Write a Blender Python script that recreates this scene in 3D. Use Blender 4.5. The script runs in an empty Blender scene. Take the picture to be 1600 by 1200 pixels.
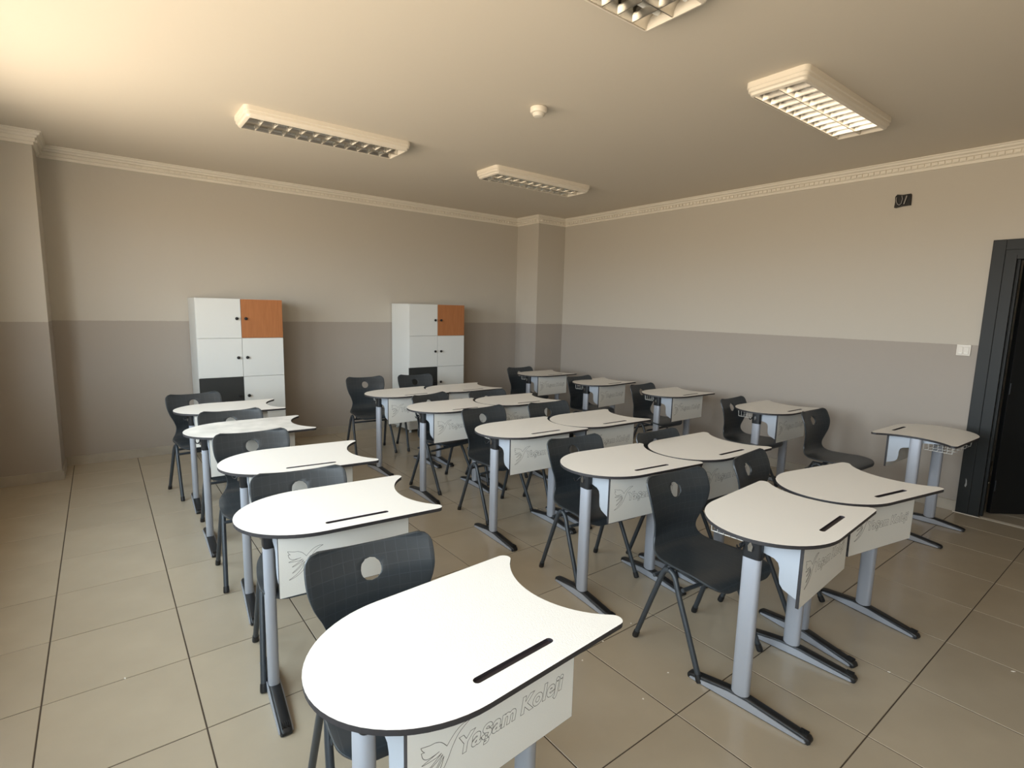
import bpy, bmesh, math, random
from mathutils import Vector, Matrix
from mathutils.geometry import tessellate_polygon
random.seed(7)
S = bpy.context.scene
COL = S.collection

# ------------------------------------------------------------------ camera
CAM = Vector((0.27755, -2.10315, 1.5784))
PITCH, ROLL, YAW, FPX = 0.1378, 0.0239, 0.6587, 833.02
F = Vector((math.sin(YAW)*math.cos(PITCH), math.cos(YAW)*math.cos(PITCH), -math.sin(PITCH)))
Rr = Vector((math.cos(YAW), -math.sin(YAW), 0)); U = Rr.cross(F)
c_, s_ = math.cos(ROLL), math.sin(ROLL)
RX = c_*Rr + s_*U; UY = -s_*Rr + c_*U
cam = bpy.data.objects.new('camera', bpy.data.cameras.new('camera')); COL.objects.link(cam)
m4 = Matrix((RX, UY, -F)).transposed().to_4x4(); m4.translation = CAM
cam.matrix_world = m4
cam.data.sensor_width = 36; cam.data.lens = 36*FPX/1600; cam.data.clip_start = .05
S.camera = cam

# ------------------------------------------------------------------ light and exposure
S.view_settings.view_transform = 'Standard'; S.view_settings.look = 'None'
S.view_settings.gamma = 1; S.view_settings.use_curve_mapping = False
S.view_settings.exposure = 0.0
SKY_UP = (0.72, 0.89, 1.0); SKY_S = 8.5; HORIZON = (0.84, 0.93, 1.0); HOR_S = 18.0
GND = (1.0, 0.86, 0.68); GND_S = 9.5
W = bpy.data.worlds.new('World'); S.world = W; W.use_nodes = True
nt = W.node_tree; nt.nodes.clear()
tc = nt.nodes.new('ShaderNodeTexCoord'); sep = nt.nodes.new('ShaderNodeSeparateXYZ')
ramp = nt.nodes.new('ShaderNodeMapRange'); ramp.inputs[1].default_value = -.04; ramp.inputs[2].default_value = .04
mix = nt.nodes.new('ShaderNodeMix'); mix.data_type = 'RGBA'
mix.inputs[6].default_value = tuple(c*GND_S for c in GND)+(1,)
up = nt.nodes.new('ShaderNodeMapRange'); up.inputs[1].default_value = 0; up.inputs[2].default_value = .55
mixs = nt.nodes.new('ShaderNodeMix'); mixs.data_type = 'RGBA'
mixs.inputs[6].default_value = tuple(c*HOR_S for c in HORIZON)+(1,)
mixs.inputs[7].default_value = tuple(c*SKY_S for c in SKY_UP)+(1,)
bg = nt.nodes.new('ShaderNodeBackground'); out = nt.nodes.new('ShaderNodeOutputWorld')
L = nt.links
L.new(sep.outputs[2], up.inputs[0]); L.new(up.outputs[0], mixs.inputs[0]); L.new(mixs.outputs[2], mix.inputs[7])
L.new(tc.outputs['Generated'], sep.inputs[0]); L.new(sep.outputs[2], ramp.inputs[0])
L.new(ramp.outputs[0], mix.inputs[0]); L.new(mix.outputs[2], bg.inputs[0]); L.new(bg.outputs[0], out.inputs[0])

# room dimensions
XL, XR, YF, YB, H = -0.55, 5.858, -3.30, 4.387, 2.92
TWO = 1.385
WINS = [(-3.10, -1.40, .90, 2.50), (-1.05, 0.60, .90, 2.50), (0.95, 2.75, .90, 2.50)]
for (a, b, z0, z1) in WINS:
    ld = bpy.data.lights.new('window_portal', 'AREA'); ld.shape = 'RECTANGLE'
    ld.size = z1-z0; ld.size_y = b-a; ld.cycles.is_portal = True
    lo = bpy.data.objects.new('window_portal', ld); COL.objects.link(lo)
    lo.location = (XL-.22, (a+b)/2, (z0+z1)/2); lo.rotation_euler = (0, -math.pi/2, 0)

# ------------------------------------------------------------------ materials
def srgb(r, g, b):
    f = lambda c: (c/255/12.92) if c <= 10 else ((c/255+.055)/1.055)**2.4
    return (f(r), f(g), f(b), 1)
def mat(name, col, rough=.5, metal=0., spec=.5, noise=0., nscale=8., bump=0., bscale=60., detail=4., rnd=0., coord='Object', col2=None):
    m = bpy.data.materials.new(name); m.use_nodes = True
    t = m.node_tree; n = t.nodes; p = n['Principled BSDF']; l = t.links
    p.inputs['Roughness'].default_value = rough; p.inputs['Metallic'].default_value = metal
    p.inputs['Specular IOR Level'].default_value = spec; p.inputs['Base Color'].default_value = col
    co = n.new('ShaderNodeTexCoord')
    src = None
    if noise or col2:
        nz = n.new('ShaderNodeTexNoise'); nz.inputs['Scale'].default_value = nscale; nz.inputs['Detail'].default_value = detail
        l.new(co.outputs[coord], nz.inputs['Vector'])
        mx = n.new('ShaderNodeMix'); mx.data_type = 'RGBA'
        mr = n.new('ShaderNodeMapRange'); mr.inputs[1].default_value = .3; mr.inputs[2].default_value = .7
        l.new(nz.outputs['Fac'], mr.inputs[0]); l.new(mr.outputs[0], mx.inputs[0])
        if col2: mx.inputs[6].default_value = col; mx.inputs[7].default_value = col2
        else:
            mx.inputs[6].default_value = tuple(c*(1-noise) for c in col[:3])+(1,)
            mx.inputs[7].default_value = tuple(min(1, c*(1+noise)) for c in col[:3])+(1,)
        src = mx.outputs[2]
    if rnd:
        oi = n.new('ShaderNodeObjectInfo'); hs = n.new('ShaderNodeHueSaturation')
        mr2 = n.new('ShaderNodeMapRange'); mr2.inputs[3].default_value = 1-rnd; mr2.inputs[4].default_value = 1+rnd
        l.new(oi.outputs['Random'], mr2.inputs[0]); l.new(mr2.outputs[0], hs.inputs['Value'])
        if src: l.new(src, hs.inputs['Color'])
        else: hs.inputs['Color'].default_value = col
        src = hs.outputs[0]
    if src: l.new(src, p.inputs['Base Color'])
    if bump:
        nb = n.new('ShaderNodeTexNoise'); nb.inputs['Scale'].default_value = bscale; nb.inputs['Detail'].default_value = 3
        l.new(co.outputs[coord], nb.inputs['Vector'])
        bp = n.new('ShaderNodeBump'); bp.inputs['Strength'].default_value = bump; bp.inputs['Distance'].default_value = .01
        l.new(nb.outputs['Fac'], bp.inputs['Height']); l.new(bp.outputs[0], p.inputs['Normal'])
    return m
def wall_mat():
    m = mat('wall_paint', (1, 1, 1, 1), rough=.75, spec=.25, bump=.12, bscale=14, coord='Object')
    t = m.node_tree; n = t.nodes; l = t.links; p = n['Principled BSDF']
    g = n.new('ShaderNodeNewGeometry'); sp = n.new('ShaderNodeSeparateXYZ')
    nz = n.new('ShaderNodeTexNoise'); nz.inputs['Scale'].default_value = 30
    ad = n.new('ShaderNodeMath'); ad.operation = 'MULTIPLY_ADD'; ad.inputs[1].default_value = .006
    gt = n.new('ShaderNodeMath'); gt.operation = 'GREATER_THAN'; gt.inputs[1].default_value = TWO+.003
    mx = n.new('ShaderNodeMix'); mx.data_type = 'RGBA'
    mx.inputs[6].default_value = WALL_LO; mx.inputs[7].default_value = WALL_UP
    l.new(g.outputs['Position'], sp.inputs[0]); l.new(g.outputs['Position'], nz.inputs['Vector'])
    l.new(nz.outputs['Fac'], ad.inputs[0]); l.new(sp.outputs[2], ad.inputs[2]); l.new(ad.outputs[0], gt.inputs[0])
    l.new(gt.outputs[0], mx.inputs[0]); l.new(mx.outputs[2], p.inputs['Base Color'])
    return m
WALL_UP = (.52, .475, .405, 1); WALL_LO = (.372, .328, .283, 1)
M = {}
M['wall'] = wall_mat()
M['ceiling'] = mat('ceiling_paint', (.70, .63, .525, 1), .8, spec=.2, bump=.06, bscale=6)
M['plaster'] = mat('plaster_trim', srgb(226, 218, 203), .6, noise=.03, nscale=3)
M['tile'] = mat('floor_tile', (.425, .362, .272, 1), .24, spec=.5, noise=.05, nscale=3.2, bump=.05, bscale=3, rnd=.025, detail=6, coord='Object')
M['grout'] = mat('grout', srgb(66, 54, 42), .9)
M['skirting'] = mat('skirting_tile', srgb(170, 161, 147), .35, noise=.12, nscale=5)
M['top'] = mat('white_laminate', srgb(238, 236, 231), .40, spec=.35, bump=.10, bscale=260)
M['core'] = mat('black_core', srgb(44, 42, 44), .55, noise=.15, nscale=40)
M['panel'] = mat('panel_laminate', srgb(226, 225, 219), .35, bump=.04, bscale=200)
M['groove'] = mat('groove_dark', srgb(50, 44, 48), .5, noise=.1, nscale=30)
M['line'] = mat('engraved_line', srgb(52, 48, 44), .8)
M['steel'] = mat('grey_powder_coat', srgb(170, 174, 183), .42, metal=.25, bump=.03, bscale=300)
M['steel_lt'] = mat('light_grey_plate', srgb(168, 174, 182), .40, metal=.1)
M['blk'] = mat('black_plastic', srgb(26, 27, 29), .42, bump=.05, bscale=200)
M['chrome'] = mat('chrome', srgb(205, 205, 205), .2, metal=1)
M['wire'] = mat('white_wire', srgb(214, 210, 202), .4)
M['tube'] = mat('anthracite_tube', srgb(62, 67, 72), .38, metal=.2)
M['cab'] = mat('cabinet_white', srgb(216, 217, 213), .40, noise=.015, nscale=2)
M['cabdark'] = mat('cabinet_charcoal', srgb(44, 46, 46), .45)
M['joint'] = mat('cabinet_joint', srgb(70, 70, 68), .8)
M['leaf'] = mat('door_leaf_black', srgb(16, 17, 18), .5)
M['door'] = mat('door_anthracite', srgb(31, 33, 32), .5, spec=.3, noise=.05, nscale=3)
M['lampw'] = mat('lamp_housing', srgb(235, 225, 208), .40)
M['alu'] = mat('mirror_aluminium', srgb(196, 192, 184), .16, metal=1)
M['alub'] = mat('satin_aluminium', srgb(205, 200, 190), .24, metal=1)
M['lamptube'] = mat('fluorescent_tube', srgb(235, 235, 230), .25)
M['switch'] = mat('switch_plastic', srgb(205, 197, 184), .3)
M['bag'] = mat('black_bag', srgb(12, 11, 12), .25)
M['cable'] = mat('grey_cable', srgb(150, 146, 142), .35)
M['fleck'] = mat('white_fleck', srgb(235, 230, 220), .7)
M['winframe'] = mat('window_frame_white', srgb(235, 235, 232), .4)
M['chip'] = mat('bare_chip', srgb(150, 150, 148), .7)
def wood_mat():
    m = mat('orange_wood', srgb(190, 110, 52), .45)
    t = m.node_tree; n = t.nodes; l = t.links; p = n['Principled BSDF']
    co = n.new('ShaderNodeTexCoord'); mp = n.new('ShaderNodeMapping'); mp.inputs['Scale'].default_value = (38, 38, 3)
    nz = n.new('ShaderNodeTexNoise'); nz.inputs['Scale'].default_value = 2.2; nz.inputs['Detail'].default_value = 6
    mx = n.new('ShaderNodeMix'); mx.data_type = 'RGBA'
    mx.inputs[6].default_value = srgb(150, 92, 52); mx.inputs[7].default_value = srgb(182, 120, 74)
    l.new(co.outputs['Object'], mp.inputs[0]); l.new(mp.outputs[0], nz.inputs['Vector'])
    l.new(nz.outputs['Fac'], mx.inputs[0]); l.new(mx.outputs[2], p.inputs['Base Color'])
    return m
M['wood'] = wood_mat()
def shell_mat():
    m = mat('slate_plastic', srgb(56, 62, 67), .36, spec=.5)
    t = m.node_tree; n = t.nodes; l = t.links; p = n['Principled BSDF']
    co = n.new('ShaderNodeTexCoord'); sp = n.new('ShaderNodeSeparateXYZ'); l.new(co.outputs['Object'], sp.inputs[0])
    def line(axis, period, off):
        a = n.new('ShaderNodeMath'); a.operation = 'ADD'; a.inputs[1].default_value = off+10*period
        b = n.new('ShaderNodeMath'); b.operation = 'PINGPONG'; b.inputs[1].default_value = period/2
        c = n.new('ShaderNodeMath'); c.operation = 'LESS_THAN'; c.inputs[1].default_value = .0013
        l.new(sp.outputs[axis], a.inputs[0]); l.new(a.outputs[0], b.inputs[0]); l.new(b.outputs[0], c.inputs[0])
        return c.outputs[0]
    mx = n.new('ShaderNodeMath'); mx.operation = 'MAXIMUM'
    l.new(line(0, .036, .018), mx.inputs[0]); l.new(line(2, .036, 0), mx.inputs[1])
    nz = n.new('ShaderNodeTexNoise'); nz.inputs['Scale'].default_value = 420
    l.new(co.outputs['Object'], nz.inputs['Vector'])
    ad = n.new('ShaderNodeMath'); ad.operation = 'MULTIPLY_ADD'; ad.inputs[1].default_value = .45
    l.new(nz.outputs['Fac'], ad.inputs[0]); l.new(mx.outputs[0], ad.inputs[2])
    bp = n.new('ShaderNodeBump'); bp.inputs['Strength'].default_value = .35; bp.inputs['Distance'].default_value = .0012
    l.new(ad.outputs[0], bp.inputs['Height']); l.new(bp.outputs[0], p.inputs['Normal'])
    cm = n.new('ShaderNodeMix'); cm.data_type = 'RGBA'
    cm.inputs[6].default_value = srgb(49, 54, 58); cm.inputs[7].default_value = srgb(57, 62, 66)
    l.new(mx.outputs[0], cm.inputs[0]); l.new(cm.outputs[2], p.inputs['Base Color'])
    return m
M['shell'] = shell_mat()

# ------------------------------------------------------------------ mesh helpers
class MB:
    def __init__(s): s.v = []; s.f = []; s.m = []
    def add(s, vs, fs, mi=0):
        o = len(s.v); s.v += [tuple(v) for v in vs]
        for f in fs: s.f.append(tuple(i+o for i in f)); s.m.append(mi)
        return s
    def box(s, x0, x1, y0, y1, z0, z1, mi=0, skip=()):
        v = [(x0,y0,z0),(x1,y0,z0),(x1,y1,z0),(x0,y1,z0),(x0,y0,z1),(x1,y0,z1),(x1,y1,z1),(x0,y1,z1)]
        return s.add(v, [(0,3,2,1),(4,5,6,7),(0,1,5,4),(1,2,6,5),(2,3,7,6),(3,0,4,7)], mi)
    def bbox(s, x0, x1, y0, y1, z0, z1, b, mi=0):       # box with chamfered edges
        bm = bmesh.new(); bmesh.ops.create_cube(bm, size=1)
        bmesh.ops.scale(bm, vec=(x1-x0, y1-y0, z1-z0), verts=bm.verts)
        bmesh.ops.translate(bm, vec=((x0+x1)/2, (y0+y1)/2, (z0+z1)/2), verts=bm.verts)
        bmesh.ops.bevel(bm, geom=bm.edges[:], offset=b, segments=2, affect='EDGES', profile=.6)
        bm.verts.index_update()
        s.add([v.co[:] for v in bm.verts], [[v.index for v in f.verts] for f in bm.faces], mi); bm.free(); return s
    def prism(s, poly, fn, mi=0, side=None, caps=(1, 1)):   # poly of (a,b), fn(a,b,t) -> xyz, t 0..1
        n = len(poly); v = [fn(a, b, 0) for a, b in poly]+[fn(a, b, 1) for a, b in poly]
        s.add(v, [(i, (i+1) % n, n+(i+1) % n, n+i) for i in range(n)], mi if side is None else side)
        o = len(s.v)-2*n
        if caps[0]: s.f.append(tuple(o+i for i in range(n))[::-1]); s.m.append(mi)
        if caps[1]: s.f.append(tuple(o+n+i for i in range(n))); s.m.append(mi)
        return s
    def tube(s, pts, r, n=8, mi=0, closed=False, caps=True):
        P = [Vector(p) for p in pts]; N = len(P); rings = []; up = None
        for i in range(N):
            a = P[i-1] if (i or closed) else P[i]; b = P[(i+1) % N] if (i < N-1 or closed) else P[i]
            t = (b-a).normalized()
            if up is None:
                up = Vector((0, 0, 1)) if abs(t.z) < .9 else Vector((1, 0, 0))
            x = t.cross(up).normalized(); y = x.cross(t).normalized(); up = y
            rr = r[i] if isinstance(r, (list, tuple)) else r
            rings.append([P[i]+rr*(math.cos(2*math.pi*k/n)*x+math.sin(2*math.pi*k/n)*y) for k in range(n)])
        v = [q for R_ in rings for q in R_]; f = []
        for i in range(N if closed else N-1):
            j = (i+1) % N
            for k in range(n):
                k2 = (k+1) % n; f.append((i*n+k, j*n+k, j*n+k2, i*n+k2))
        if caps and not closed:
            f.append(tuple(range(n))); f.append(tuple((N-1)*n+k for k in range(n))[::-1])
        return s.add(v, f, mi)
    def lathe(s, prof, n=24, axis='z', c=(0, 0, 0), mi=0):
        v = []; f = []
        for r, h in prof:
            for k in range(n):
                a = 2*math.pi*k/n; p = (r*math.cos(a), r*math.sin(a), h)
                if axis == 'x': p = (h, p[0], p[1])
                if axis == 'y': p = (p[0], h, p[1])
                v.append((p[0]+c[0], p[1]+c[1], p[2]+c[2]))
        for i in range(len(prof)-1):
            for k in range(n):
                k2 = (k+1) % n; f.append((i*n+k, i*n+k2, (i+1)*n+k2, (i+1)*n+k))
        f.append(tuple(range(n))[::-1]); f.append(tuple((len(prof)-1)*n+k for k in range(n)))
        return s.add(v, f, mi)
    def mesh(s, name, mats, smooth=None):
        me = bpy.data.meshes.new(name); me.from_pydata(s.v, [], s.f)
        for mm in (mats if isinstance(mats, (list, tuple)) else [mats]): me.materials.append(mm)
        me.polygons.foreach_set('material_index', s.m)
        bm = bmesh.new(); bm.from_mesh(me); bmesh.ops.recalc_face_normals(bm, faces=bm.faces); bm.to_mesh(me); bm.free()
        if smooth is not None:
            me.polygons.foreach_set('use_smooth', [True]*len(me.polygons))
            me.set_sharp_from_angle(angle=math.radians(smooth))
        me.update(); return me
    def obj(s, name, mats, parent=None, smooth=None):
        return link(name, s.mesh(name, mats, smooth), parent)
def link(name, data, parent=None):
    o = bpy.data.objects.new(name, data); COL.objects.link(o)
    if parent is not None: o.parent = parent
    return o
def tag(o, label=None, cat=None, group=None, kind=None):
    if label: o['label'] = label
    if cat: o['category'] = cat
    if group: o['group'] = group
    if kind: o['kind'] = kind
    return o
def thing(name, label, cat, loc=(0, 0, 0), rz=0, group=None):
    o = link(name, None); o.location = loc; o.rotation_euler = (0, 0, rz); return tag(o, label, cat, group)
KIDS = {}
def kids(o):
    return [c for c in bpy.data.objects if c.parent == o]
def dup(root, loc, rz, label, group=None, skip=()):
    def cp(o, par):
        c = o.copy(); COL.objects.link(c)
        if par is not None: c.parent = par
        for ch in KT.get(o.name, []):
            if ch.name.split('.')[0] in skip: continue
            cp(ch, c)
        return c
    r = cp(root, None); r.location = loc; r.rotation_euler = (0, 0, rz); r['label'] = label
    if group: r['group'] = group
    return r
KT = {}
def snapshot(root):
    ks = kids(root); KT[root.name] = ks
    for k in ks: snapshot(k)
def catmull(P, n):
    out = []
    for i in range(len(P)-1):
        p0 = P[max(i-1, 0)]; p1 = P[i]; p2 = P[i+1]; p3 = P[min(i+2, len(P)-1)]
        for k in range(n):
            t = k/n
            out.append(tuple(.5*((2*b)+(-a+c)*t+(2*a-5*b+4*c-d)*t*t+(-a+3*b-3*c+d)*t**3) for a, b, c, d in zip(p0, p1, p2, p3)))
    out.append(tuple(P[-1])); return out
def arcpts(cx, cy, r, a0, a1, n):
    return [(cx+r*math.cos(a0+(a1-a0)*k/n), cy+r*math.sin(a0+(a1-a0)*k/n)) for k in range(n+1)]
def rrect(x0, x1, y0, y1, r, n=5):
    P = []
    for cx, cy, a in ((x1-r, y1-r, 0), (x0+r, y1-r, 1), (x0+r, y0+r, 2), (x1-r, y0+r, 3)):
        P += arcpts(cx, cy, r, a*math.pi/2, (a+1)*math.pi/2, n)
    return P
def struct(o): o['kind'] = 'structure'; return o

# ------------------------------------------------------------------ room shell
# floor: grout bed with single 50 cm tiles as parts
fl = struct(MB().box(XL-.3, XR+.25, YF-.3, YB+.3, -.12, -.0025).obj('floor', M['grout']))
tile_cache = {}
GX, GY = .0025, .0022
for i in range(-2, 12):
    for j in range(-7, 9):
        x0, x1 = i*.5, i*.5+.5; y0, y1 = j*.5, j*.5+.5
        x0 = max(x0, XL); x1 = min(x1, XR+.03); y0 = max(y0, YF); y1 = min(y1, YB)
        if x1-x0 < .02 or y1-y0 < .02: continue
        key = (round(x1-x0, 3), round(y1-y0, 3))
        if key not in tile_cache:
            w, h = key; b = .0015
            a = [(GX, GY), (w-GX, GY), (w-GX, h-GY), (GX, h-GY)]
            v = [(x, y, -.008) for x, y in a]+[(x, y, -b) for x, y in a]
            v += [(GX+b, GY+b, 0), (w-GX-b, GY+b, 0), (w-GX-b, h-GY-b, 0), (GX+b, h-GY-b, 0)]
            f = [(0,1,5,4),(1,2,6,5),(2,3,7,6),(3,0,4,7),(4,5,9,8),(5,6,10,9),(6,7,11,10),(7,4,8,11),(8,9,10,11)]
            tile_cache[key] = MB().add(v, f).mesh('tile', M['tile'])
        o = link('tile', tile_cache[key], fl); o.location = (x0, y0, random.uniform(-.0006, 0))
        o.rotation_euler = (random.uniform(-.0007, .0007), random.uniform(-.0007, .0007), 0)
struct(MB().box(XL-.3, XR+.25, YF-.3, YB+.3, H, H+.15).obj('ceiling', M['ceiling']))
struct(MB().box(XL-.3, XR+.12, YB, YB+.2, -.1, H).obj('wall_back', M['wall']))
DY0, DY1, DH = -2.03, -1.12, 2.085
struct(MB().box(XR, XR+.12, DY1, YB, -.1, H).box(XR, XR+.12, YF, DY0, -.1, H).box(XR, XR+.12, DY0, DY1, DH, H).obj('wall_right', M['wall']))
struct(MB().box(XL-.3, XR+.12, YF-.2, YF, -.1, H).obj('wall_front', M['wall']))
wl = MB()
ys = [YF]+[q for w in WINS for q in w[:2]]+[YB]
for k in range(0, len(ys), 2): wl.box(XL-.2, XL, ys[k], ys[k+1], -.1, H)
for a, b, z0, z1 in WINS: wl.box(XL-.2, XL, a, b, -.1, z0).box(XL-.2, XL, a, b, z1, H)
struct(wl.obj('wall_left', M['wall']))
for k, (a, b, z0, z1) in enumerate(WINS):
    w = MB().box(XL-.14, XL-.08, a, a+.05, z0, z1).box(XL-.14, XL-.08, b-.05, b, z0, z1)
    w.box(XL-.14, XL-.08, a+.05, b-.05, z0, z0+.05).box(XL-.14, XL-.08, a+.05, b-.05, z1-.05, z1)
    w.box(XL-.14, XL-.08, (a+b)/2-.035, (a+b)/2+.035, z0+.05, z1-.05)
    wo = struct(w.obj('window_%d' % (k+1), M['winframe']))
    MB().box(XL-.07, XL+.06, a-.03, b+.03, z0-.03, z0-.001).obj('window_sill', M['skirting'], wo)
CLX, CLY = -0.065, 3.910
CRX, CRY = 5.341, 3.899
struct(MB().box(XL, CLX, CLY, YB, 0, H).obj('wall_pier_left', M['wall']))
struct(MB().box(CRX, XR, CRY, YB, 0, H).obj('wall_pier_right', M['wall']))
# corridor beyond the door
co = MB().box(XR+.25, XR+2.6, YF-.3, .6, -.12, 0, 1)
co.box(XR+2.4, XR+2.6, YF-.3, .6, 0, H).box(XR+.12, XR+2.6, YF-.5, YF-.3, 0, H).box(XR+.12, XR+2.6, .4, .6, 0, H)
co.box(XR+.25, XR+2.6, YF-.5, .6, H, H+.15)
struct(co.obj('wall_corridor', [M['wall'], M['tile']]))

# crown moulding with dentils
CROWN = [(0, -.105), (.012, -.105), (.014, -.085), (.024, -.080), (.026, -.052), (.036, -.048), (.040, -.034), (.056, -.026), (.060, -.012), (.070, -.008), (.070, 0), (0, 0)]
def crown(name, p0, p1, nrm, m0=0, m1=0):
    """from p0 to p1 along the wall, nrm into the room; m0/m1: mitre (+1 outer corner grows, -1 inner corner shrinks)"""
    p0 = Vector(p0+(H,)); p1 = Vector(p1+(H,)); d = (p1-p0).normalized(); nv = Vector(nrm+(0,))
    def fn(a, b, t):
        q = (p0-d*a*m0) if t == 0 else (p1+d*a*m1)
        return q+nv*a+Vector((0, 0, b))
    o = struct(MB().prism(CROWN, fn).obj(name, M['plaster']))
    Ln = (p1-p0).length; n = int((Ln-.02)/.046); mb = MB()
    for k in range(n):
        c = p0+d*(.03+k*.046)
        a = c+nv*.024; e = c+d*.033+nv*.037
        x0, x1 = sorted((a.x, e.x)); y0, y1 = sorted((a.y, e.y))
        mb.box(x0, x1, y0, y1, H-.078, H-.054)
    if n > 0 and name != 'trim_6': tag(mb.obj('dentil_row', M['plaster'], o), kind='stuff')
    return o
crown('trim_1', (CLX, YB), (CRX, YB), (0, -1), -1, -1)
crown('trim_2', (CRX, YB), (CRX, CRY), (-1, 0), -1, 1)
crown('trim_3', (CRX, CRY), (XR, CRY), (0, -1), 1, -1)
crown('trim_4', (XR, CRY), (XR, YF), (-1, 0), -1, -1)
crown('trim_5', (CLX, CLY), (CLX, YB), (1, 0), 1, -1)
crown('trim_6', (XL, CLY), (CLX, CLY), (0, -1), -1, 1)
crown('trim_7', (XL, YF), (XL, CLY), (1, 0), -1, -1)
# skirting
def skirt(name, x0, x1, y0, y1, nx, ny):
    mb = MB().box(x0, x1, y0, y1, 0, .088)
    mb.box(x0+min(0, nx)*.003, x1+max(0, nx)*.003, y0+min(0, ny)*.003, y1+max(0, ny)*.003, .080, .0885)
    struct(mb.obj(name, M['skirting']))
T = .012
skirt('baseboard_back', CLX+T, CRX-T, YB-T, YB, 0, -1)
skirt('baseboard_right', XR-T, XR, -1.0, CRY-T, -1, 0)
skirt('baseboard_pier_right', CRX-T, CRX, CRY-T, YB-T, -1, 0)
skirt('baseboard_pier_right_front', CRX, XR, CRY-T, CRY, 0, -1)
skirt('baseboard_pier_left', CLX, CLX+T, CLY-T, YB-T, 1, 0)
skirt('baseboard_pier_left_front', XL, CLX, CLY-T, CLY, 0, -1)
skirt('baseboard_left', XL, XL+T, YF, CLY-T, 1, 0)

# door frame and leaf
d = MB()
for (y0, y1, y2) in ((-1.0, -1.08, -1.12), (-2.15, -2.07, -2.03)):
    a, b = sorted((y0, y1)); d.bbox(XR-.024, XR+.001, a, b, 0, 2.205, .003)
    a, b = sorted((y1, y2)); d.box(XR-.014, XR+.001, a, b, 0, 2.125)
    a, b = sorted((y2, y2+(-.028 if y2 > -1.5 else .028))); d.box(XR-.014, XR+.134, a, b, 0, 2.085)
    a, b = sorted((y2, y2+(-.045 if y2 > -1.5 else .045))); d.box(XR+.03, XR+.07, a, b, 0, 2.06)
d.bbox(XR-.024, XR+.001, -2.07, -1.08, 2.125, 2.205, .003).box(XR-.014, XR+.001, -2.03, -1.12, 2.085, 2.125).box(XR-.014, XR+.134, -2.0, -1.15, 2.055, 2.085)
do = struct(d.obj('door_1', M['door']))
MB().add([(XR-.0246, -1.038, .235), (XR-.0246, -1.046, .225), (XR-.0246, -1.052, .245), (XR-.0246, -1.048, .285), (XR-.0246, -1.040, .300), (XR-.0246, -1.043, .262)], [(0,1,2,3,4,5)]).obj('paint_chip', M['chip'], do)
MB().box(XR+.118, XR+.128, -1.152, -1.1481, 0, 2.05).obj('metal_strip', M['steel'], do)
MB().box(XR+.031, XR+.249, DY0, DY1, -.01, -.001).obj('threshold', M['tile'], do)
MB().box(XR-.034, XR-.025, -1.16, -.985, -.001, .004).box(XR-.034, XR+.02, DY0, -1.16, -.001, .0012).obj('sealant_line', M['plaster'], do)
lf = MB().bbox(0, .86, -.04, 0, .01, 2.045, .003)
for z0, z1 in ((.18, .95), (1.10, 1.92)):
    lf.box(.12, .74, -.001, .004, z0, z0+.02).box(.12, .74, -.001, .004, z1-.02, z1).box(.12, .14, -.001, .004, z0+.02, z1-.02).box(.72, .74, -.001, .004, z0+.02, z1-.02)
leaf = lf.obj('door_leaf', M['leaf'], do); leaf.location = (XR+.170, -1.160, 0); leaf.rotation_euler = (0, 0, math.radians(-38))
for z in (.25, 1.05, 1.85):
    MB().lathe([(.008, z-.045), (.008, z+.045)], 10, c=(0, -.048, 0)).obj('hinge', M['blk'], leaf)

# ------------------------------------------------------------------ wall and ceiling fittings
sw = thing('light_switch', 'cream double light switch on the right wall beside the dark door frame', 'switch', (XR, -.907, 1.342))
MB().bbox(-.010, 0, -.046, .046, -.045, .045, .003).obj('face_plate', M['switch'], sw)
for y in (-.019, .019): MB().bbox(-.014, -.008, y-.016, y+.016, -.034, .026, .002).obj('rocker', M['switch'], sw)
for y in (-.019, .019): MB().bbox(-.0155, -.012, y-.012, y+.012, -.030, -.016, .001).obj('indicator', M['fleck'], sw)
bx = thing('junction_box', 'black plastic-wrapped cable outlet high on the right wall', 'outlet', (XR, -.362, 2.595))
poly = [(-.060, -.048), (-.058, .040), (-.050, .052), (.010, .050), (.052, .058), (.066, .040), (.062, -.010), (.066, -.052), (.050, -.058), (0, -.050)]
mb = MB().prism(poly, lambda a, b, t: (-.004-.016*t, a*(1-.08*t), b*(1-.08*t)))
mb.obj('wrapping', M['bag'], bx)
MB().tube([(-.026, .048, .030), (-.030, .046, .0), (-.030, .036, -.028), (-.028, .022, -.038), (-.030, .008, -.028), (-.028, .002, .010), (-.026, .010, .038)], .0032, 6).obj('cable', M['cable'], bx, 60)
MB().tube([(-.026, -.026, .034), (-.030, -.022, .008), (-.028, -.012, -.034)], .005, 6).obj('cable', M['cable'], bx, 60)
sd = thing('smoke_detector', 'small round white smoke detector on the ceiling', 'smoke detector', (2.695, .80, H))
MB().lathe([(.050, 0), (.056, -.003), (.056, -.030), (.052, -.036), (.040, -.038)], 28).obj('base', M['lampw'], sd, 40)
MB().lathe([(.040, -.036), (.040, -.048), (.034, -.058), (.020, -.062)], 28).obj('sensor_head', M['plaster'], sd, 40)

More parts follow.
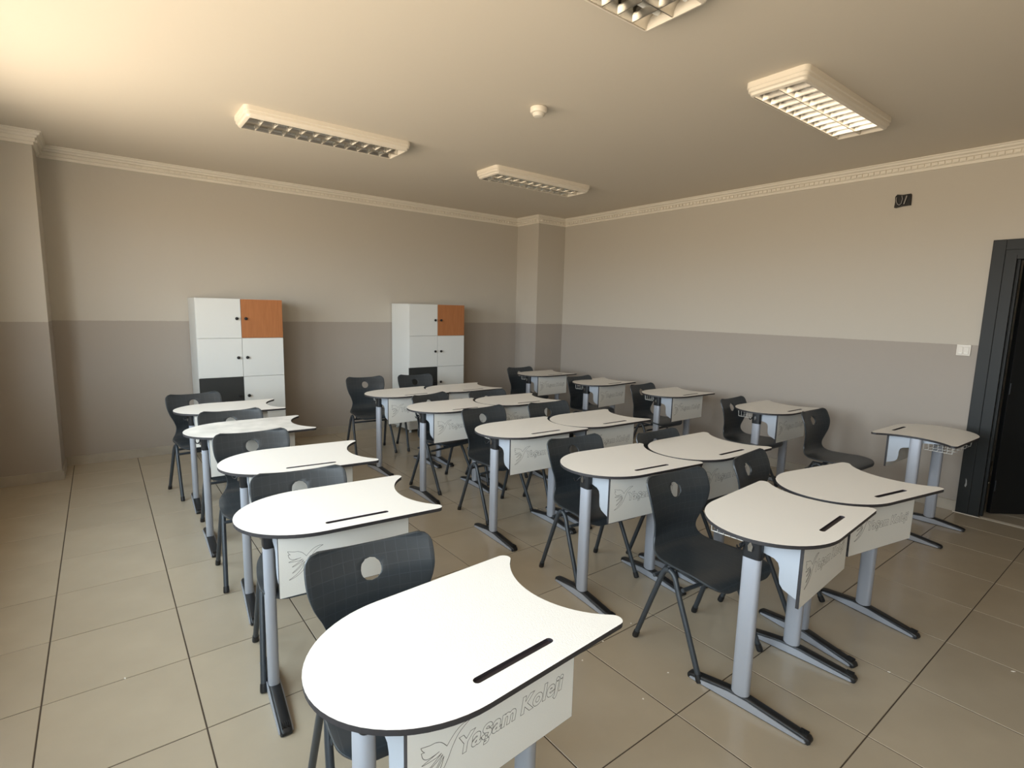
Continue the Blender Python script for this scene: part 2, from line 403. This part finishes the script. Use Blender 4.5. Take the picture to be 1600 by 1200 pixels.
def make_lamp():
    t = thing('ceiling_light', '', 'ceiling light', (0, 0, H), 0, 'louvred fluorescent ceiling lights')
    LX, LY, D = .625, .178, .075
    h = MB()
    rings = [(LX, LY, 0, .035), (LX, LY, -.030, .035), (LX-.006, LY-.006, -.034, .033), (LX-.006, LY-.006, -.050, .033), (LX-.016, LY-.014, -.056, .028), (LX-.020, LY-.018, -.068, .026), (LX-.032, LY-.028, -D, .016), (LX-.040, LY-.034, -D, .010), (LX-.040, LY-.034, -.012, .010)]
    vs = []; n = 0
    for a, b, z, r in rings:
        p = rrect(-a, a, -b, b, r, 5); n = len(p); vs += [(x, y, z) for x, y in p]
    fs = [(i*n+k, i*n+(k+1) % n, (i+1)*n+(k+1) % n, (i+1)*n+k) for i in range(len(rings)-1) for k in range(n)]
    h.add(vs, fs).obj('housing', M['lampw'], t, 35)
    a, b = LX-.041, LY-.035
    MB().box(-a, a, -b, b, -.014, -.010).obj('reflector', M['alu'], t)
    N = 12
    for s in (-1, 1):      # side mirrors, curved
        P = [(s*b, -D+.003), (s*(b-.003), -D+.003), (s*(b-.008), -.05), (s*(b-.024), -.026), (s*(b-.05), -.015), (s*b, -.0145)]
        MB().prism(P, lambda p, q, tt: (-a+2*a*tt, p, q)).obj('side_mirror', M['alu'], t, 50)
    P = [(-.0026, -D+.0028), (-.006, -.05), (-.020, -.026), (-.040, -.0145), (.040, -.0145), (.020, -.026), (.006, -.05), (.0026, -D+.0028)]
    MB().prism(P, lambda p, q, tt: (-a+2*a*tt, p, q)).obj('centre_mirror', M['alu'], t, 50)
    me = MB().prism([(-.0026, -D+.003), (-.0045, -.060), (-.0105, -.040), (.0105, -.040), (.0045, -.060), (.0026, -D+.003)], lambda p, q, tt: (p, -b+.002+(2*b-.004)*tt, q)).mesh('louvre_blade', M['alub'], 50)
    for k in range(1, N):
        o = link('louvre_blade', me, t); o.location = (-a+2*a*k/N, 0, 0)
    me = MB().lathe([(.013, -a+.01), (.013, a-.01)], 12, axis='x').mesh('fluorescent_tube', M['lamptube'], 50)
    for s in (-1, 1):
        o = link('fluorescent_tube', me, t); o.location = (0, s*b*.5, -.029)
    return t
lamp0 = make_lamp(); snapshot(lamp0)
lamps = [(1.775, 2.235, 'white louvred ceiling light nearest the left side of the room, above the single desks'),
         (3.935, 2.305, 'white louvred ceiling light farthest away, near the back right corner'),
         (3.985, -.455, 'white louvred ceiling light on the right, toward the door'),
         (1.745, -.525, 'white louvred ceiling light cut off by the top of the picture')]
for k, (x, y, lb) in enumerate(lamps):
    if k == 0: lamp0.location = (x, y, H); lamp0['label'] = lb
    else: dup(lamp0, (x, y, H), 0, lb)

# ------------------------------------------------------------------ cabinets
CD = .47
def make_cabinet():
    t = thing('cabinet', '', 'cabinet', (0, 0, 0), 0, 'school cabinets with eight doors')
    w, z0, z1 = .80, .045, 1.625
    b = MB().box(0, .018, 0, CD, z0, z1).box(w-.018, w, 0, CD, z0, z1).box(.018, w-.018, .002, CD, z1-.018, z1).box(.018, w-.018, .002, CD, z0, z0+.018)
    b.box(.018, w-.018, CD-.008, CD, z0+.018, z1-.018).box(w/2-.009, w/2+.009, .004, CD-.008, z0+.018, z1-.018)
    for k in (1, 2, 3):
        z = z0+k*(z1-z0)/4
        b.box(.018, w/2-.009, .004, CD-.008, z-.009, z+.009).box(w/2+.009, w-.018, .004, CD-.008, z-.009, z+.009)
    b.obj('carcass', M['cab'], t)
    rh = (z1-z0)/4
    for r in range(4):
        for c in range(2):
            m = M['cab']; lab = None
            if (r, c) == (0, 1): m = M['wood']; lab = 'orange wood-grain door'
            if (r, c) == (2, 0): m = M['cabdark']; lab = 'charcoal black door'
            x0 = c*w/2+.0018; x1 = (c+1)*w/2-.0018; za = z1-(r+1)*rh+.0018; zb = z1-r*rh-.0018
            dd = MB().bbox(x0, x1, -.018, -.0005, za, zb, .0012).obj('door', m, t)
            if lab: dd['label'] = lab
            kx = x1-.040 if c == 0 else x0+.040
            kb = MB().lathe([(.007, -.018), (.006, -.026), (.013, -.030), (.016, -.036), (.014, -.042), (.006, -.044)], 16, axis='y', c=(kx, 0, (za+zb)/2))
            kb.obj('knob', M['blk'], dd, 50)
    for x in (.05, w-.05):
        for y in (.05, CD-.05):
            MB().lathe([(.020, 0), (.022, .006), (.016, .010), (.016, z0)], 14, c=(x, y, 0)).obj('foot', M['cab'], t, 40)
    return t
cb = make_cabinet(); snapshot(cb)
cb.location = (1.02, YB-CD-.014, 0); cb['label'] = 'white cabinet with orange and black doors on the left, behind the single desks'
dup(cb, (3.293, YB-CD-.014, 0), 0, 'white cabinet with orange and black doors nearer the corner pillar, behind the desk pairs')

# ------------------------------------------------------------------ desk
ZT = .753; TH = .014
DW, DHH = .3915, .2557
def outline():
    rx = .288; P = []
    for k in range(33):
        a = -math.pi/2-math.pi*k/32; P.append((-DW+rx+rx*math.cos(a), DHH*math.sin(a)))
    R_ = .289; cx = DW+.168; ym = .226
    arc = [(cx-math.sqrt(R_*R_-y*y), y) for y in [ym-2*ym*k/24 for k in range(25)]]
    # rounded back tip between the straight long edge (y = DHH) and the arc
    x0 = arc[0][0]
    def tip(sg):
        r = .024; A = Vector((-.1, DHH)); B = Vector((x0+.040, DHH-.002)); C = Vector(arc[1])
        u = (A-B).normalized(); v = (C-B).normalized(); th = math.acos(u.dot(v)); dd = r/math.tan(th/2)
        c = B+(u+v).normalized()*r/math.sin(th/2); s = B+u*dd; e = B+v*dd
        a0 = math.atan2(s.y-c.y, s.x-c.x); a1 = math.atan2(e.y-c.y, e.x-c.x); da = (a1-a0+math.pi) % (2*math.pi)-math.pi
        q = [(c.x+r*math.cos(a0+da*k/8), (c.y+r*math.sin(a0+da*k/8))*sg) for k in range(9)]
        return q if sg > 0 else q[::-1]
    return P+tip(1)+arc[2:-2]+tip(-1)
OUT = outline()
def make_desk():
    t = thing('school_desk', '', 'desk', (0, 0, 0), 0, None)
    gx, gy, gl, gw = .0325, -.1825, .125, .0105
    hole = arcpts(gx+gl-gw, gy, gw, -math.pi/2, math.pi/2, 6)+arcpts(gx-gl+gw, gy, gw, math.pi/2, 3*math.pi/2, 6)
    n, h = len(OUT), len(hole)
    vs = [(x, y, ZT) for x, y in OUT]+[(x, y, ZT) for x, y in hole]
    tri = tessellate_polygon([[Vector((x, y, 0)) for x, y in OUT], [Vector((x, y, 0)) for x, y in hole]])
    mb = MB().add(vs, [tuple(f) for f in tri], 0)
    e = .0012
    def inset(k, dd):
        a = Vector(OUT[k-1]); b = Vector(OUT[(k+1) % n]); tt = (b-a).normalized(); nn = Vector((tt.y, -tt.x)); return Vector(OUT[k])-nn*dd
    ctr = 0
    vs = [(x, y, ZT) for x, y in OUT]+[(x, y, ZT-TH) for x, y in OUT]
    mb.add(vs, [(i, (i+1) % n, n+(i+1) % n, n+i) for i in range(n)], 1)
    o = len(mb.v)-n; mb.f.append(tuple(o+i for i in range(n))); mb.m.append(1)
    mb.obj('tabletop', [M['top'], M['core']], t)
    g = MB().add([(x, y, ZT) for x, y in hole]+[(x, y, ZT-.008) for x, y in hole], [(i, (i+1) % h, h+(i+1) % h, h+i) for i in range(h)]+[tuple(h+i for i in range(h))])
    g.obj('pencil_groove', M['groove'], t)
    # modesty panel with engraving
    px0, px1, pz0, pz1, py = -.265, .243, .492, ZT-TH, -.186
    p = MB().box(px0, px1, py, py+.012, pz0, pz1, 1)
    p.add([(px0+.001, py-.0004, pz0+.001), (px1-.001, py-.0004, pz0+.001), (px1-.001, py-.0004, pz1), (px0+.001, py-.0004, pz1)], [(0, 1, 2, 3)], 0)
    p.add([(px0+.001, py+.0124, pz0+.001), (px1-.001, py+.0124, pz0+.001), (px1-.001, py+.0124, pz1), (px0+.001, py+.0124, pz1)], [(0, 1, 2, 3)], 0)
    pn = p.obj('front_panel', [M['panel'], M['core']], t)
    cu = bpy.data.curves.new('lettering', 'FONT'); cu.body = 'Ya\u015fam Koleji'; cu.size = .050; cu.fill_mode = 'NONE'
    cu.offset = .0019; cu.space_word = .75; cu.bevel_depth = .00055; cu.bevel_resolution = 0; cu.shear = .18; cu.space_character = 1.04; cu.resolution_u = 4
    to = bpy.data.objects.new('tmp', cu); COL.objects.link(to)
    dg = bpy.context.evaluated_depsgraph_get(); me = bpy.data.meshes.new_from_object(to.evaluated_get(dg))
    bpy.data.objects.remove(to)
    xs = [v.co.x for v in me.vertices]; w = max(xs)-min(xs); zs = [v.co.y for v in me.vertices]
    sc = .338/w; x0 = min(xs)
    for v in me.vertices:
        x, y, z = v.co; v.co = (-.135+(x-x0)*sc, py-.0004-z*.3, .598+y*sc*.98)
    me.materials.clear(); me.materials.append(M['line']); me.name = 'lettering'
    link('lettering', me, pn)
    em = MB()
    def stroke(pts, closed=False, n=6):
        q = catmull(pts, n); em.tube([(a, py-.0004, b) for a, b in q], .0006, 4)
    stroke([(-.232, .672), (-.210, .666), (-.195, .664), (-.180, .656), (-.166, .640)])
    stroke([(-.232, .672), (-.229, .664), (-.223, .657)], n=2); stroke([(-.223, .657), (-.231, .659)], n=2)
    stroke([(-.231, .659), (-.227, .645), (-.217, .637), (-.200, .636), (-.186, .638)])
    stroke([(-.186, .638), (-.205, .634), (-.230, .629), (-.208, .627), (-.190, .628), (-.180, .631)])
    stroke([(-.180, .631), (-.197, .620), (-.218, .608), (-.206, .611), (-.190, .618), (-.177, .626)])
    stroke([(-.177, .626), (-.192, .605), (-.218, .584), (-.204, .590), (-.186, .605), (-.174, .620)])
    stroke([(-.174, .620), (-.182, .598), (-.204, .575), (-.230, .559), (-.205, .567), (-.180, .585), (-.165, .605), (-.152, .630), (-.138, .650), (-.122, .662), (-.104, .671)])
    stroke([(-.166, .640), (-.155, .652), (-.140, .664), (-.122, .671), (-.104, .671)])
    em.obj('emblem', M['line'], pn)
    # legs
    oval = [(.021*math.cos(a)*(1 if abs(math.cos(a)) < .9 else 1), .036*math.sin(a)) for a in [2*math.pi*k/20 for k in range(20)]]
    def sup(rx, ry, pw, n=24):
        return [(rx*math.copysign(abs(math.cos(a))**pw, math.cos(a)), ry*math.copysign(abs(math.sin(a))**pw, math.sin(a))) for a in [2*math.pi*k/n for k in range(n)]]
    leg = MB().prism(sup(.021, .036, .72), lambda a, b, tt: (a, b, .018+tt*(.634-.018))).mesh('leg', M['steel'], 50)
    leg2 = MB().prism(sup(.021, .036, .72), lambda a, b, tt: (a, b, .018+tt*(ZT-TH-.0005-.018))).mesh('leg', M['steel'], 50)
    cap = MB().prism(sup(.0225, .0375, .55), lambda a, b, tt: (a, b, .6342+tt*(ZT-TH-.6345))).mesh('leg_cap', M['blk'], 50)
    # foot: black body tapering to both ends, grey plates on the flanks
    ft = MB(); rows = []
    prof = [(-.275, .004, .016, .016), (-.268, 0, .024, .021), (-.235, 0, .030, .022), (-.10, 0, .044, .0235), (-.04, 0, .050, .024), (.04, 0, .050, .024), (.09, 0, .044, .0235), (.195, 0, .028, .022), (.222, 0, .022, .020), (.228, .004, .015, .015)]
    vs = []
    for y, zb, zt, hw in prof:
        for k in range(12):
            a = math.pi*k/11; x = hw*math.copysign(abs(math.cos(a))**.5, math.cos(a)); z = zb+(zt-zb)*(.35+.65*math.sin(a)**.6)
            vs.append((x, y, z))
        vs += [(-hw, y, zb), (hw, y, zb)]
    k = 14; fs = [(i*k+j, i*k+(j+1) % k, (i+1)*k+(j+1) % k, (i+1)*k+j) for i in range(len(prof)-1) for j in range(k)]
    fs += [tuple(range(k)), tuple((len(prof)-1)*k+j for j in range(k))[::-1]]
    foot = ft.add(vs, fs).mesh('foot', M['blk'], 40)
    pp = [(-.262, .007), (-.255, .004), (.205, .004), (.214, .007), (.208, .013), (.09, .031), (.04, .038), (-.04, .038), (-.10, .031), (-.255, .015)]
    rib = MB()
    for q in range(5): rib.box(-.014+q*.0066, -.0108+q*.0066, -.262, -.232, .024, .0325)
    rib = rib.mesh('foot_grip', M['blk'])
    plates = [MB().prism(pp, lambda a, b, tt, s=s: (s*(.0215+.0045*tt), a, b)).mesh('side_plate', M['steel']) for s in (-1, 1)]
    lever = MB().prism([(-.007, -.017), (.007, -.017), (.010, .004), (0, .022), (-.010, .004)], lambda a, b, tt: (-.0235-.007*tt, a, .684+b)).mesh('lever', M['chrome'])
    lever2 = MB().prism([(-.006, -.014), (.006, -.014), (.008, .004), (0, .018), (-.008, .004)], lambda a, b, tt: (.0235+.006*tt, a, .708+b)).mesh('lever', M['chrome'])
    for (lx, sg) in ((-.272, -1), (.248, 1)):
        for nm, md in (('leg', leg if sg < 0 else leg2), ('leg_cap', cap), ('foot', foot)):
            if nm == 'leg_cap' and sg > 0: continue
            o = link(nm, md, t); o.location = (lx, -.005, 0)
            if nm == 'leg_cap': link('lever', lever if sg < 0 else lever2, o)
            if nm == 'foot':
                for q in plates: link('side_plate', q, o)
                link('foot_grip', rib, o)
        # bracket plate
        bp = [(-.034, ZT-TH-.004), (-.170, ZT-TH-.004), (-.1735, ZT-TH-.02), (-.1735, .524), (-.148, .534), (-.122, .545), (-.109, .562), (-.105, .585), (-.104, .622), (-.098, .642), (-.082, .654), (-.034, .664)]
        bx_ = lx+(-1 if sg < 0 else 1)*-.012
        MB().prism(bp, lambda a, b, tt: (bx_-.0015+.003*tt, a, b)).obj('bracket', M['steel_lt'], t)
        ap = [(-.172, ZT-TH), (.175, ZT-TH), (.175, ZT-TH-.010), (.035, ZT-TH-.030), (-.035, ZT-TH-.030), (-.172, ZT-TH-.012)]
        MB().prism(ap, lambda a, b, tt: (lx-sg*.024-sg*.014*tt, a, b-.0003)).obj('support_arm', M['steel_lt'], t)
    MB().box(-.250, .226, -.02, .02, ZT-TH-.026, ZT-TH-.004).obj('crossbeam', M['steel'], t)
    # wire basket
    wb = MB(); z0, z1 = ZT-.088, ZT-.030
    for k in range(7):
        y = .032+k*.027; wb.tube([(-.232, y, z1), (-.228, y, z0), (.204, y, z0), (.208, y, z1)], .0013, 5)
    for x in (-.22, -.1, 0, .1, .196): wb.tube([(x, .024, z1+.012), (x, .028, z0-.002), (x, .196, z0-.002), (x, .202, z1-.010)], .0020, 5)
    wb.tube([(-.232, .024, z1), (.208, .024, z1), (.208, .2, z1), (-.232, .2, z1)], .0022, 5, closed=True)
    wb.obj('wire_basket', M['wire'], t, 60)
    hk = MB().tube([(-.284, .020, .690), (-.296, .026, .682), (-.307, .032, .668), (-.318, .036, .670), (-.323, .038, .684)], [.005, .005, .0045, .004, .003], 7)
    hk.obj('bag_hook', M['blk'], t, 60)
    return t

DESKS = {
 'L1': (0.968, -1.012, 0.069), 'L2': (1.022, 0.041, -0.081), 'L3': (1.095, 0.846, -0.104), 'L4': (1.044, 1.778, -0.035), 'L5': (1.071, 2.623, -0.050),
 'A1': (2.536, -1.092, 0.069), 'B1': (3.227, -1.090, -0.190), 'A2': (2.585, -0.176, -0.110), 'B2': (3.259, -0.242, -0.044),
 'A3': (2.644, 0.773, -0.047), 'B3': (3.311, 0.742, -0.036), 'A4': (2.635, 1.789, -0.022), 'B4': (3.306, 1.763, -0.055),
 'A5': (2.617, 2.657, 0.044), 'B5': (3.274, 2.649, 0.011),
 'R5': (4.952, 3.242, 0.020), 'R4': (5.003, 2.264, 0.090), 'R3': (5.085, 1.283, -0.023), 'R2': (5.111, 0.237, -0.015), 'R1': (5.091, -0.941, 3.120)}
ORD = ['nearest', 'second', 'third', 'fourth', 'farthest']
GRP = {'L': 'single desks in the left column', 'A': 'left desks of the joined pairs', 'B': 'right desks of the joined pairs', 'R': 'single desks along the right wall'}
def dlabel(k):
    c, i = k[0], int(k[1])
    if k == 'L1': return 'large white desk in the foreground, cut off by the bottom edge, lettering on its panel'
    if k == 'L2': return 'white desk second from the front in the left single column'
    if k == 'L3': return 'middle one of the five white desks in the left single column'
    if k == 'L4': return 'scuffed white desk fourth from the front in the left single column'
    if k == 'L5': return 'farthest white desk of the left single column, before the left cabinet'
    if k == 'R1': return 'desk turned the other way, standing alone against the wall beside the door'
    if c == 'R': return {2: 'nearest forward-facing single desk along the right wall', 3: 'second forward-facing single desk from the front along the right wall', 4: 'third forward-facing single desk from the front along the right wall', 5: 'farthest single desk on the right, in front of the corner pillar'}[i]
    side = 'left' if c == 'A' else 'right'
    return 'white %s desk of the %s joined pair in the middle of the room' % (side, ['nearest', 'second-nearest', 'middle', 'second-farthest', 'farthest'][i-1])
desk0 = make_desk(); snapshot(desk0)
for n_, (k, (x, y, a)) in enumerate(DESKS.items()):
    if n_ == 0:
        desk0.location = (x, y, 0); desk0.rotation_euler = (0, 0, a); desk0['label'] = dlabel(k); desk0['group'] = GRP[k[0]]
    else: dup(desk0, (x, y, 0), a, dlabel(k), GRP[k[0]])

# fourth desk of the left column has a scuffed top
M['scuffed'] = mat('scuffed_laminate', srgb(238, 236, 231), .45, spec=.35, col2=srgb(206, 205, 200), nscale=9, detail=8)
for o in list(bpy.data.objects):
    if o.parent and o.parent.get('label', '').startswith('scuffed') and o.name.startswith('tabletop'):
        o.data = o.data.copy(); o.data.materials[0] = M['scuffed']
FLECKS = [
 (1.928, -0.546, 1.2, 1, 'white plaster fleck on the floor beside the right edge of the foreground front panel'),
 (2.111, -0.502, 1.3, 1, 'white plaster fleck on a tile joint right of the foreground desk corner'),
 (2.341, -0.483, 1.3, 0.9, 'white plaster fleck left of the rear foot of the nearest pair chair'),
 (2.179, -0.829, 1.1, 0.9, 'white plaster fleck just left of the nearest pair desk foot'),
 (1.958, -0.868, 1.1, 1, 'white plaster fleck on open floor between foreground desk and nearest pair'),
 (3.002, -1.415, 1.8, 1.0, 'white plaster fleck on the tile joint right of the nearest pair feet'),
 (3.479, -1.753, 2.6, 1.2, 'smeared pale fleck on the floor at the right edge of the picture'),
 (0.266, 0.502, 1.6, 0.9, 'white plaster fleck on a tile joint in the left aisle')]
fme = MB().lathe([(.0040, 0), (.0034, .0012), (.0015, .0018)], 7).mesh('plaster_fleck', M['fleck'])
for (x, y, sx, sy, lb) in FLECKS:
    o = link('plaster_fleck', fme); o.location = (x, y, .0002); o.scale = (sx, sy, 1); o.rotation_euler = (0, 0, x*7)
    tag(o, lb, 'plaster fleck', 'white flecks on the floor')

# ------------------------------------------------------------------ chair
def make_chair():
    t = thing('school_chair', '', 'chair', (0, 0, 0), 0, None)
    # (y, z, half width, dish)
    C = [(-.238, .408, .172, .000), (-.226, .428, .190, .002), (-.190, .441, .202, .006), (-.110, .446, .206, .010), (-.020, .440, .202, .012), (.060, .438, .194, .012),
         (.115, .442, .180, .010), (.155, .460, .160, .010), (.176, .495, .143, .012), (.180, .535, .140, .016), (.172, .590, .158, .024), (.166, .645, .184, .030),
         (.172, .700, .200, .034), (.194, .754, .202, .036), (.216, .800, .196, .036)]
    C = [(y, z, w*1.055, d_) for y, z, w, d_ in C]
    rows = catmull(C, 5); NR = len(rows); NU = 24
    sl = [0]
    for i in range(1, NR): sl.append(sl[-1]+math.dist(rows[i][:2], rows[i-1][:2]))
    tot = sl[-1]; V = []
    for i, (y, z, hw, dish) in enumerate(rows):
        a = rows[max(i-1, 0)]; b = rows[min(i+1, NR-1)]; ty, tz = b[0]-a[0], b[1]-a[1]; l_ = math.hypot(ty, tz); ny, nz = -tz/l_, ty/l_
        r = .040; s = tot-sl[i]
        if s < r: hw -= r-math.sqrt(max(0, r*r-(r-s)**2))
        r = .070; s = sl[i]
        if s < r: hw -= (r-math.sqrt(max(0, r*r-(r-s)**2)))*.9
        for k in range(NU+1):
            u = -1+2*k/NU; dd = dish*(u*u-.35)
            V.append([hw*u, y+ny*dd, z+nz*dd])
    hz, hr = .716, .035
    bm = bmesh.new(); bv = [bm.verts.new(v) for v in V]
    fc = []
    for i in range(NR-1):
        for k in range(NU):
            q = [bv[i*(NU+1)+k], bv[i*(NU+1)+k+1], bv[(i+1)*(NU+1)+k+1], bv[(i+1)*(NU+1)+k]]
            fc.append(bm.faces.new(q))
    kill = [f for f in fc if math.hypot(f.calc_center_median().x, f.calc_center_median().z-hz) < hr and f.calc_center_median().y > .1]
    bmesh.ops.delete(bm, geom=kill, context='FACES')
    for e_ in bm.edges:
        if len(e_.link_faces) == 1:
            for v in e_.verts:
                dx, dz = v.co.x, v.co.z-hz; rr = math.hypot(dx, dz)
                if rr < hr*1.7 and v.co.y > .1: v.co.x = dx*hr/rr; v.co.z = hz+dz*hr/rr
    me = bpy.data.meshes.new('shell'); bm.to_mesh(me); bm.free()
    tmp = bpy.data.objects.new('tmp', me); COL.objects.link(tmp)
    so = tmp.modifiers.new('s', 'SOLIDIFY'); so.thickness = .009; so.offset = 0
    be = tmp.modifiers.new('b', 'BEVEL'); be.width = .003; be.segments = 2; be.limit_method = 'ANGLE'; be.angle_limit = math.radians(50)
    dg = bpy.context.evaluated_depsgraph_get(); me2 = bpy.data.meshes.new_from_object(tmp.evaluated_get(dg)); bpy.data.objects.remove(tmp)
    me2.materials.clear(); me2.materials.append(M['shell']); me2.polygons.foreach_set('use_smooth', [True]*len(me2.polygons)); me2.name = 'seat_shell'
    link('seat_shell', me2, t)
    # legs: inverted-V tubes, each half its own part
    for sx in (-1, 1):
        for sy in (-1, 1):
            P = [(sx*.216, sy*.19, .012), (sx*.207, sy*.125+.012, .170), (sx*.198, sy*.062+.024, .320), (sx*.193, sy*.040+.028, .375), (sx*.190, sy*.024+.030, .400), (sx*.189, .030, .410)]
            q = [P[0]]+catmull(P[1:], 4)
            lg = MB().tube(q, .0124, 10).obj('leg', M['tube'], t, 60)
            a = Vector(P[0]); b = (Vector(P[1])-a).normalized()
            MB().tube([a-b*.012, a-b*.004, a+b*.022], [.0140, .0155, .0146], 10).obj('foot_cap', M['blk'], lg, 60)
    for y, z in ((-.055, .352), (.115, .350)):
        hw = .196
        MB().tube([(-hw, y, z), (hw, y, z)], .0095, 8).obj('crossbar', M['tube'], t, 60)
    for sx in (-1, 1):
        MB().tube([(sx*.12, .125, .352), (sx*.12, .10, .400), (sx*.12, -.10, .405), (sx*.12, -.16, .425)], .008, 6).obj('seat_support', M['tube'], t, 60)
    return t
CHAIRS = {
 'L1': (0.922, -0.695, -.10), 'L2': (0.955, .240, -.13), 'L3': (0.962, 1.193, -.05), 'L4': (0.990, 1.985, -.03), 'L5': (0.905, 2.955, .14),
 'A1': (2.470, -0.778, -.10), 'B1': (3.155, -0.80, .10), 'A2': (2.552, .030, -.12), 'B2': (3.163, -.143, -.036), 'A3': (2.669, 1.160, .03), 'B3': (3.265, 1.082, -.10),
 'A4': (2.658, 1.957, .22), 'B4': (3.199, 1.880, -.03), 'A5': (2.561, 3.353, -.09), 'B5': (3.142, 3.297, -.12),
 'R5': (4.80, 3.40, -.05), 'R4': (4.845, 2.285, .02), 'R3': (4.979, 1.437, .02), 'R2': (4.98, .37, .0), 'R1': (4.977, -.358, -.05)}
def clabel(k):
    c, i = k[0], int(k[1])
    if k == 'R1': return 'dark grey chair without its own desk, seen from the side before the right wall'
    if c == 'L': return 'dark grey chair behind the %s desk of the left single column' % ['foreground', 'second', 'third', 'fourth', 'farthest'][i-1]
    if c == 'R': return 'dark grey chair at the %s single desk along the right wall' % {2: 'nearest forward-facing', 3: 'second forward-facing', 4: 'third forward-facing', 5: 'farthest'}[i]
    side = 'left' if c == 'A' else 'right'
    return 'dark grey chair behind the %s desk of the %s joined pair' % (side, ['nearest', 'second-nearest', 'middle', 'second-farthest', 'farthest'][i-1])
CG = {'L': 'chairs of the left column', 'A': 'left chairs of the joined pairs', 'B': 'right chairs of the joined pairs', 'R': 'chairs along the right wall'}
chair0 = make_chair(); snapshot(chair0)
for n_, (k, (x, y, a)) in enumerate(CHAIRS.items()):
    if n_ == 0:
        chair0.location = (x, y, 0); chair0.rotation_euler = (0, 0, a); chair0['label'] = clabel(k); chair0['group'] = CG[k[0]]
    else: dup(chair0, (x, y, 0), a, clabel(k), CG[k[0]])
